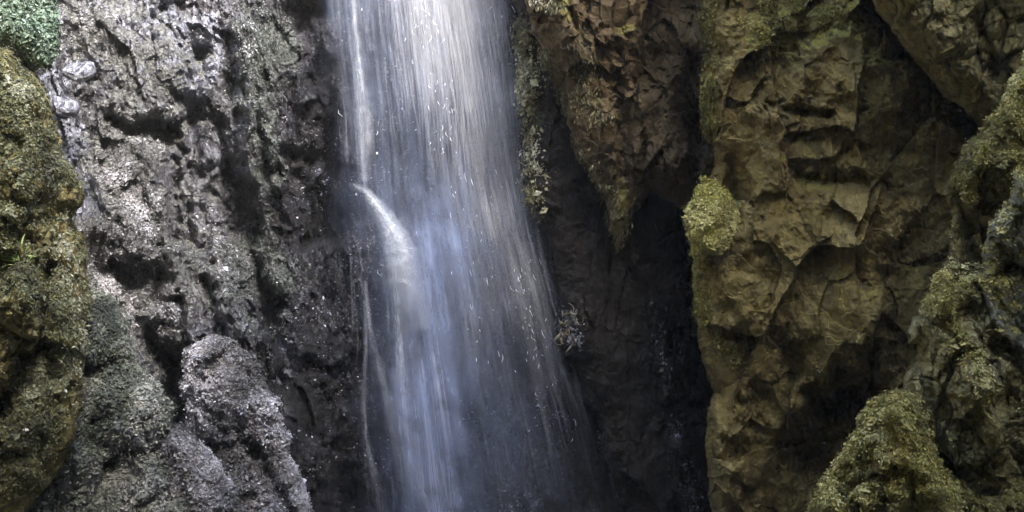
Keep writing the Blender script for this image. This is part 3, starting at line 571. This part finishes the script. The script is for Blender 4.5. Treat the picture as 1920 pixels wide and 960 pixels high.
# ------------------------------------------------------------------ WATERFALL
def water_mat(name, colr, streak, sx, amax, trans=0.5):
    m, nt, b = nodes(name); L = nt.links.new; nt.nodes.remove(b)
    out = nt.nodes['Material Output']
    uv = N_(nt, 'ShaderNodeAttribute', attribute_name='flow').outputs['Vector']
    mp = N_(nt, 'ShaderNodeMapping'); L(uv, mp.inputs['Vector']); mp.inputs['Scale'].default_value = (sx, streak, 1)
    n1 = N_(nt, 'ShaderNodeTexNoise', Scale=1.0, Detail=4.5, Roughness=0.58); L(mp.outputs[0], n1.inputs['Vector'])
    mp2 = N_(nt, 'ShaderNodeMapping'); L(uv, mp2.inputs['Vector']); mp2.inputs['Scale'].default_value = (sx * .16, streak * .6, 1)
    n2 = N_(nt, 'ShaderNodeTexNoise', Scale=1.0, Detail=5.0, Roughness=0.6); L(mp2.outputs[0], n2.inputs['Vector'])
    r1 = ramp(nt, n1.outputs[0], [(0.36, (0.12,) * 3), (0.68, (1, 1, 1))])
    r2 = ramp(nt, n2.outputs[0], [(0.32, (0.12,) * 3), (0.68, (1.4, 1.4, 1.4))])
    mu = N_(nt, 'ShaderNodeMath', operation='MULTIPLY'); L(r1.outputs[0], mu.inputs[0]); L(r2.outputs[0], mu.inputs[1])
    de = N_(nt, 'ShaderNodeAttribute', attribute_name='dens').outputs['Fac']
    mu2 = N_(nt, 'ShaderNodeMath', operation='MULTIPLY'); L(mu.outputs[0], mu2.inputs[0]); L(de, mu2.inputs[1])
    mu3 = N_(nt, 'ShaderNodeMath', operation='MULTIPLY'); mu3.use_clamp = True; L(mu2.outputs[0], mu3.inputs[0]); mu3.inputs[1].default_value = amax
    d = N_(nt, 'ShaderNodeBsdfDiffuse'); d.inputs[0].default_value = (*colr, 1)
    t = N_(nt, 'ShaderNodeBsdfTranslucent'); t.inputs[0].default_value = (*colr, 1)
    ms = N_(nt, 'ShaderNodeMixShader'); ms.inputs[0].default_value = trans; L(d.outputs[0], ms.inputs[1]); L(t.outputs[0], ms.inputs[2])
    tr = N_(nt, 'ShaderNodeBsdfTransparent')
    mx = N_(nt, 'ShaderNodeMixShader'); L(mu3.outputs[0], mx.inputs[0]); L(tr.outputs[0], mx.inputs[1]); L(ms.outputs[0], mx.inputs[2])
    L(mx.outputs[0], out.inputs['Surface'])
    return m
def lerp_edge(tab, y): return np.interp(y, [a for a, _ in tab], [b for _, b in tab])
LE = [(-420, 610), (0, 607), (100, 618), (200, 632), (330, 640), (500, 662), (700, 672), (960, 688), (1300, 700)]
RE = [(-420, 930), (-100, 955), (0, 968), (130, 985), (300, 1000), (420, 1022), (520, 1050), (700, 1095), (800, 1130), (960, 1170), (1300, 1240)]
fall = bpy.data.objects.new('waterfall', None); col.objects.link(fall)
fo = pt(880, 1220, 8.0); fall.location = fo; fall['_o'] = [float(v) for v in fo]
tag(fall, 'white and bluish waterfall streaming down the dark cliff between two rock walls', 'waterfall')
# flow lines: columns fan to the right as they drop
def flow_x(u, y):
    a = lerp_edge(LE, y); b = lerp_edge(RE, y); return a + (b - a) * u
DENS_MAIN = [  # right-hand stream, x0,y0,x1,y1,radius,amount
    (800, -50, 830, 90, 50, .9), (875, -50, 915, 190, 42, 1.0), (900, 190, 965, 380, 46, .65), (925, -50, 975, 200, 26, .4), (770, -60, 800, 140, 40, .45),
    (950, 380, 1000, 520, 40, .5), (830, 120, 890, 420, 44, .4), (850, 420, 900, 560, 50, .22), (990, 520, 1050, 700, 40, .3), (880, 560, 960, 900, 80, .1)]
DENS_LEFT = [(665, 0, 680, 260, 30, .6), (680, 120, 684, 340, 12, .5), (740, -60, 760, 160, 50, .4), (700, 200, 720, 420, 60, .22), (622, -50, 645, 260, 26, .5),
    (780, 470, 800, 700, 48, .75), (800, 700, 825, 980, 42, 1.7), (870, 480, 880, 700, 50, .35), (740, 540, 760, 900, 26, .2)]
DENS_MIST = [(690, 370, 770, 480, 90, .35), (790, 470, 820, 960, 75, 1.3), (840, -40, 930, 420, 110, .7), (650, -40, 680, 400, 50, .6), (920, 450, 1020, 900, 90, .12), (690, 500, 740, 960, 50, .2), (740, 100, 780, 400, 70, .2), (900, 600, 980, 960, 110, .22), (665, 380, 690, 950, 45, .3), (620, 0, 630, 300, 30, .3)]
LEM = [(-420, 570), (0, 570), (200, 590), (330, 600), (500, 610), (700, 620), (960, 640), (1300, 650)]
LE2 = [(-420, 600), (0, 700), (200, 755), (400, 800), (600, 830), (960, 860), (1300, 880)]
RE2 = [(-420, 820), (0, 850), (400, 880), (700, 960), (960, 1010), (1300, 1040)]
def water_sheet(name, depth, dens_list, mat, le=None, re=None, u0=0., u1=1., nu=160, nv=240, base=0.08, wob=0.03, seed=0, y0=-400, y1=1250, edgef=.06):
    U, V = np.meshgrid(np.linspace(u0, u1, nu), np.linspace(0, 1, nv)); Y = y0 + (y1 - y0) * V
    a_ = lerp_edge(le or LE, Y); b__ = lerp_edge(re or RE, Y); X = a_ + (b__ - a_) * U
    D = depth - 0.28 * np.sin(np.clip(U, 0, 1) * np.pi) + 0.25 * (1 - V) - 0.25 * V + wob * vnoise(np.stack([U * 9, V * 2.2, 0 * U + seed], -1), seed) + wob * .5 * vnoise(np.stack([U * 30, V * 3, 0 * U + seed], -1), seed + 3)
    P = pt(X, Y, D)
    dn = base + feats(X, Y, dens_list)
    wv = (.09 + .12 * (edgef > .3)) * fbm(np.stack([U * 6, V * 14, 0 * U + seed], -1), 4, seed + 5)
    ef = smooth(u0, u0 + edgef, U + wv) * smooth(u1, u1 - edgef, U + wv)
    dn = dn * ef
    fl = np.stack([X * 0 + U * 12 + seed * 3.1 , Y / 960 * 8, 0 * U + seed], -1)
    i = np.arange(nu * nv).reshape(nv, nu)
    f = np.stack([i[:-1, :-1].ravel(), i[:-1, 1:].ravel(), i[1:, 1:].ravel(), i[1:, :-1].ravel()], 1)
    return build(name, P.reshape(-1, 3), f, mat, fall, {'dens': dn.ravel(), 'flow': fl.reshape(-1, 3)})
WCOL = (0.84, 0.83, 0.84)
SKY_WCOL = (0.66, 0.70, 0.84)  # blue of the sky light put into the veil's colour
W1 = water_mat('falling_water', WCOL, 0.3, 3.6, 0.42)
W2 = water_mat('falling_water_fine', WCOL, 0.4, 9.0, 0.36)
W1b = water_mat('sky_blue_veil', SKY_WCOL, 0.35, 5.0, 0.45)
W2b = water_mat('sky_blue_veil_fine', SKY_WCOL, 0.5, 9.0, 0.4)
W3 = water_mat('spray_veil', (0.50, 0.60, 0.88), 0.7, 1.2, 0.32)  # spray tint carries painted blue sky light as well
water_sheet('water_curtain', 8.02, DENS_MAIN, W1, seed=1, base=.03, le=LE2, edgef=.2)
water_sheet('water_curtain', 7.95, DENS_MAIN, W2, seed=2, base=.04, le=LE2, edgef=.2)
water_sheet('water_curtain', 7.86, DENS_MAIN, W2, seed=5, base=.03, le=LE2, edgef=.25)
water_sheet('water_curtain', 7.99, DENS_LEFT, W1b, seed=6, base=.06, re=RE2, edgef=.09)
water_sheet('water_curtain', 7.90, DENS_LEFT, W2b, seed=8, base=.06, re=RE2, edgef=.12)
water_sheet('spray_veil', 7.98, DENS_MIST, W3, seed=3, base=.06, edgef=.42, le=LEM)
water_sheet('spray_veil', 7.78, DENS_MIST, W3, seed=4, base=.05, edgef=.5, le=LEM)

def path(pts, n):
    pts = np.array(pts, float); t = np.linspace(0, len(pts) - 1, n)
    # catmull-rom
    i = np.clip(t.astype(int), 0, len(pts) - 2); f = (t - i)[:, None]
    p0 = pts[np.maximum(i - 1, 0)]; p1 = pts[i]; p2 = pts[i + 1]; p3 = pts[np.minimum(i + 2, len(pts) - 1)]
    return .5 * ((2 * p1) + (-p0 + p2) * f + (2 * p0 - 5 * p1 + 4 * p2 - p3) * f * f + (-p0 + 3 * p1 - 3 * p2 + p3) * f ** 3)
def jet(name, pts, depth, mat, dens, nlay=2, seed=0, rise=.05):
    """a rope of water: pts (x,y,halfwidth px)"""
    c = path(pts, 90); nu = 26
    Vs = []; fs = []; at = []; fl = []; n0 = 0
    for k in range(nlay):
        U, T = np.meshgrid(np.linspace(-1, 1, nu), np.linspace(0, 1, 90))
        tx = np.gradient(c[:, 0]); ty = np.gradient(c[:, 1]); L = np.hypot(tx, ty)
        nx, ny = ty / L, -tx / L
        w_ = c[:, 2][:, None]
        jitter = .45 * fbm(np.stack([U * 0, T * 18, 0 * U + seed + k], -1), 4, seed)
        X = c[:, 0][:, None] - nx[:, None] * (U + jitter) * w_ * -1; Y = c[:, 1][:, None] + ny[:, None] * (U + jitter) * w_
        D = depth - .05 * np.cos(U * 1.5) - .05 * k - 0.12 * T + 0 * X
        P = pt(X, Y, D).reshape(-1, 3)
        i = np.arange(nu * 90).reshape(90, nu) + n0
        fs.append(np.stack([i[:-1, :-1].ravel(), i[:-1, 1:].ravel(), i[1:, 1:].ravel(), i[1:, :-1].ravel()], 1))
        dn = dens * (np.clip(.75 + 1.1 * fbm(np.stack([U, T * 26, 0 * U + seed + 3 * k], -1), 4, seed + 9), .08, 1.5)) * (1 - U ** 2) ** 1.3 * smooth(0, rise, T) * (1 - .75 * smooth(.6, 1, T))
        Vs.append(P); at.append(dn.ravel()); fl.append(np.stack([U * .8 + seed, T * 5, 0 * U + k + seed], -1).reshape(-1, 3)); n0 += nu * 90
    return build(name, np.concatenate(Vs), np.concatenate(fs), mat, fall, {'dens': np.concatenate(at), 'flow': np.concatenate(fl)})
W4 = water_mat('jet_water', (0.85, 0.88, 0.93), 0.9, 3.0, 1.0)
jet('jet', [(648, 345, 5), (682, 358, 11), (706, 388, 17), (730, 425, 24), (750, 470, 34), (765, 530, 40), (785, 620, 40)], 7.78, W4, .85, 4, 1, .38)
for q, (p, dn) in enumerate([
    ([(738, 470, 3), (742, 540, 5), (748, 620, 6), (752, 700, 8), (757, 760, 9), (768, 860, 9), (800, 960, 14), (820, 1040, 16)], 1.0),
    ([(684, 520, 2), (690, 590, 4), (698, 640, 4), (712, 700, 6), (728, 770, 7), (745, 850, 8), (765, 970, 10)], .4),
    ([(682, 560, 2), (686, 640, 3), (682, 760, 4), (690, 850, 4), (708, 920, 5), (712, 1000, 5)], .3),
    ([(655, -60, 5), (668, 80, 6), (676, 170, 8), (684, 260, 10), (682, 340, 8)], .5),
    ([(657, 480, 2), (660, 560, 2), (662, 640, 2)], .15)]):
    jet('trickle', [(a, b, c * 1.9) for a, b, c in p], 7.85, W4, dn, 2, 7 + q)

# fine strands in the falling water, and droplets doubling as wet-rock glints
def strands(name, n, mat, len_, wid, seed, wfn, depth=(7.65, 8.0)):
    g = np.random.default_rng(seed)
    U = g.random(n * 6); Y = g.uniform(-60, 1000, n * 6)
    X = flow_x(U, Y); p = np.clip(wfn(X, Y), 0, 1); k = np.where(g.random(n * 6) < p)[0][:n]
    U, Y = U[k], Y[k]; n = len(U)
    L = len_ * np.exp(g.normal(0, .5, n)); D = g.uniform(*depth, n) - .2 * np.sin(U * np.pi); Wd = wid * np.exp(np.clip(g.normal(0, .3, n), -1, .5))
    Vs = []
    for t in (0, .5, 1.):
        yy = Y + L * t
        P = pt(flow_x(U, yy) + 3 * t * t * g.normal(0, 1, n), yy, D)
        ww = (Wd * (0.25 if t == 0 else (1 if t == .5 else .35)))[:, None]
        Vs += [P + np.array([1, 0, 0]) * ww, P + np.array([-.5, -.87, 0]) * ww, P + np.array([-.5, .87, 0]) * ww]
    V = np.stack(Vs, 1).reshape(-1, 3)
    fb = []
    for s in (0, 3):
        for a in range(3): b_ = (a + 1) % 3; fb.append([s + a, s + b_, s + 3 + b_, s + 3 + a])
    f = (np.arange(n)[:, None, None] * 9 + np.array(fb)[None]).reshape(-1, 4)
    return tag(build(name, V, f, mat, fall), kind='stuff')
def strand_mat(name, c, alpha):
    m, nt, b = nodes(name); b.inputs['Base Color'].default_value = (*c, 1); b.inputs['Roughness'].default_value = .25; b.inputs['Alpha'].default_value = alpha
    return m
S1 = strand_mat('water_strands', (.75, .76, .8), .10); S2 = strand_mat('water_drop_glints', (.92, .93, .95), .9)
strands('water_strands', 3600, S1, 75, .0022, 3, lambda X, Y: (.5 * feats(X, Y, DENS_MAIN) + .01) * (X > 630))
strands('drops_and_glints', 420, S2, 6, .0023, 5, lambda X, Y: .006 + feats(X, Y, [(790, 20, 840, 280, 22, .6), (880, 330, 900, 470, 30, .4), (980, 500, 1000, 640, 26, .9), (1020, 680, 1060, 740, 20, .5), (960, 0, 990, 60, 20, .5), (610, 0, 630, 60, 10, .4), (900, 560, 930, 700, 30, .25)]))  # bright droplets clustered to stand in for highlights on the wet rock
# thin warm haze over the whole gorge, added to lift the blacks
mh = bpy.data.materials.new('fill_haze'); mh.use_nodes = True; nt = mh.node_tree; nt.nodes.remove(nt.nodes['Principled BSDF'])
pv = nt.nodes.new('ShaderNodeVolumePrincipled'); pv.inputs['Color'].default_value = (.95, .88, .78, 1); pv.inputs['Density'].default_value = 0.0028
nt.links.new(pv.outputs[0], nt.nodes['Material Output'].inputs['Volume'])
a_, b_ = np.array([-41., -41., -3.]), np.array([41., 41., 13.])
hv = np.array([[(a_, b_)[i][0], (a_, b_)[j][1], (a_, b_)[k][2]] for i in (0, 1) for j in (0, 1) for k in (0, 1)])
hz = build('haze', hv, [[0, 1, 3, 2], [4, 6, 7, 5], [0, 4, 5, 1], [2, 3, 7, 6], [0, 2, 6, 4], [1, 5, 7, 3]], mh, None); hz['kind'] = 'stuff'
for o in bpy.data.objects:
    if '_o' in o.keys(): del o['_o']
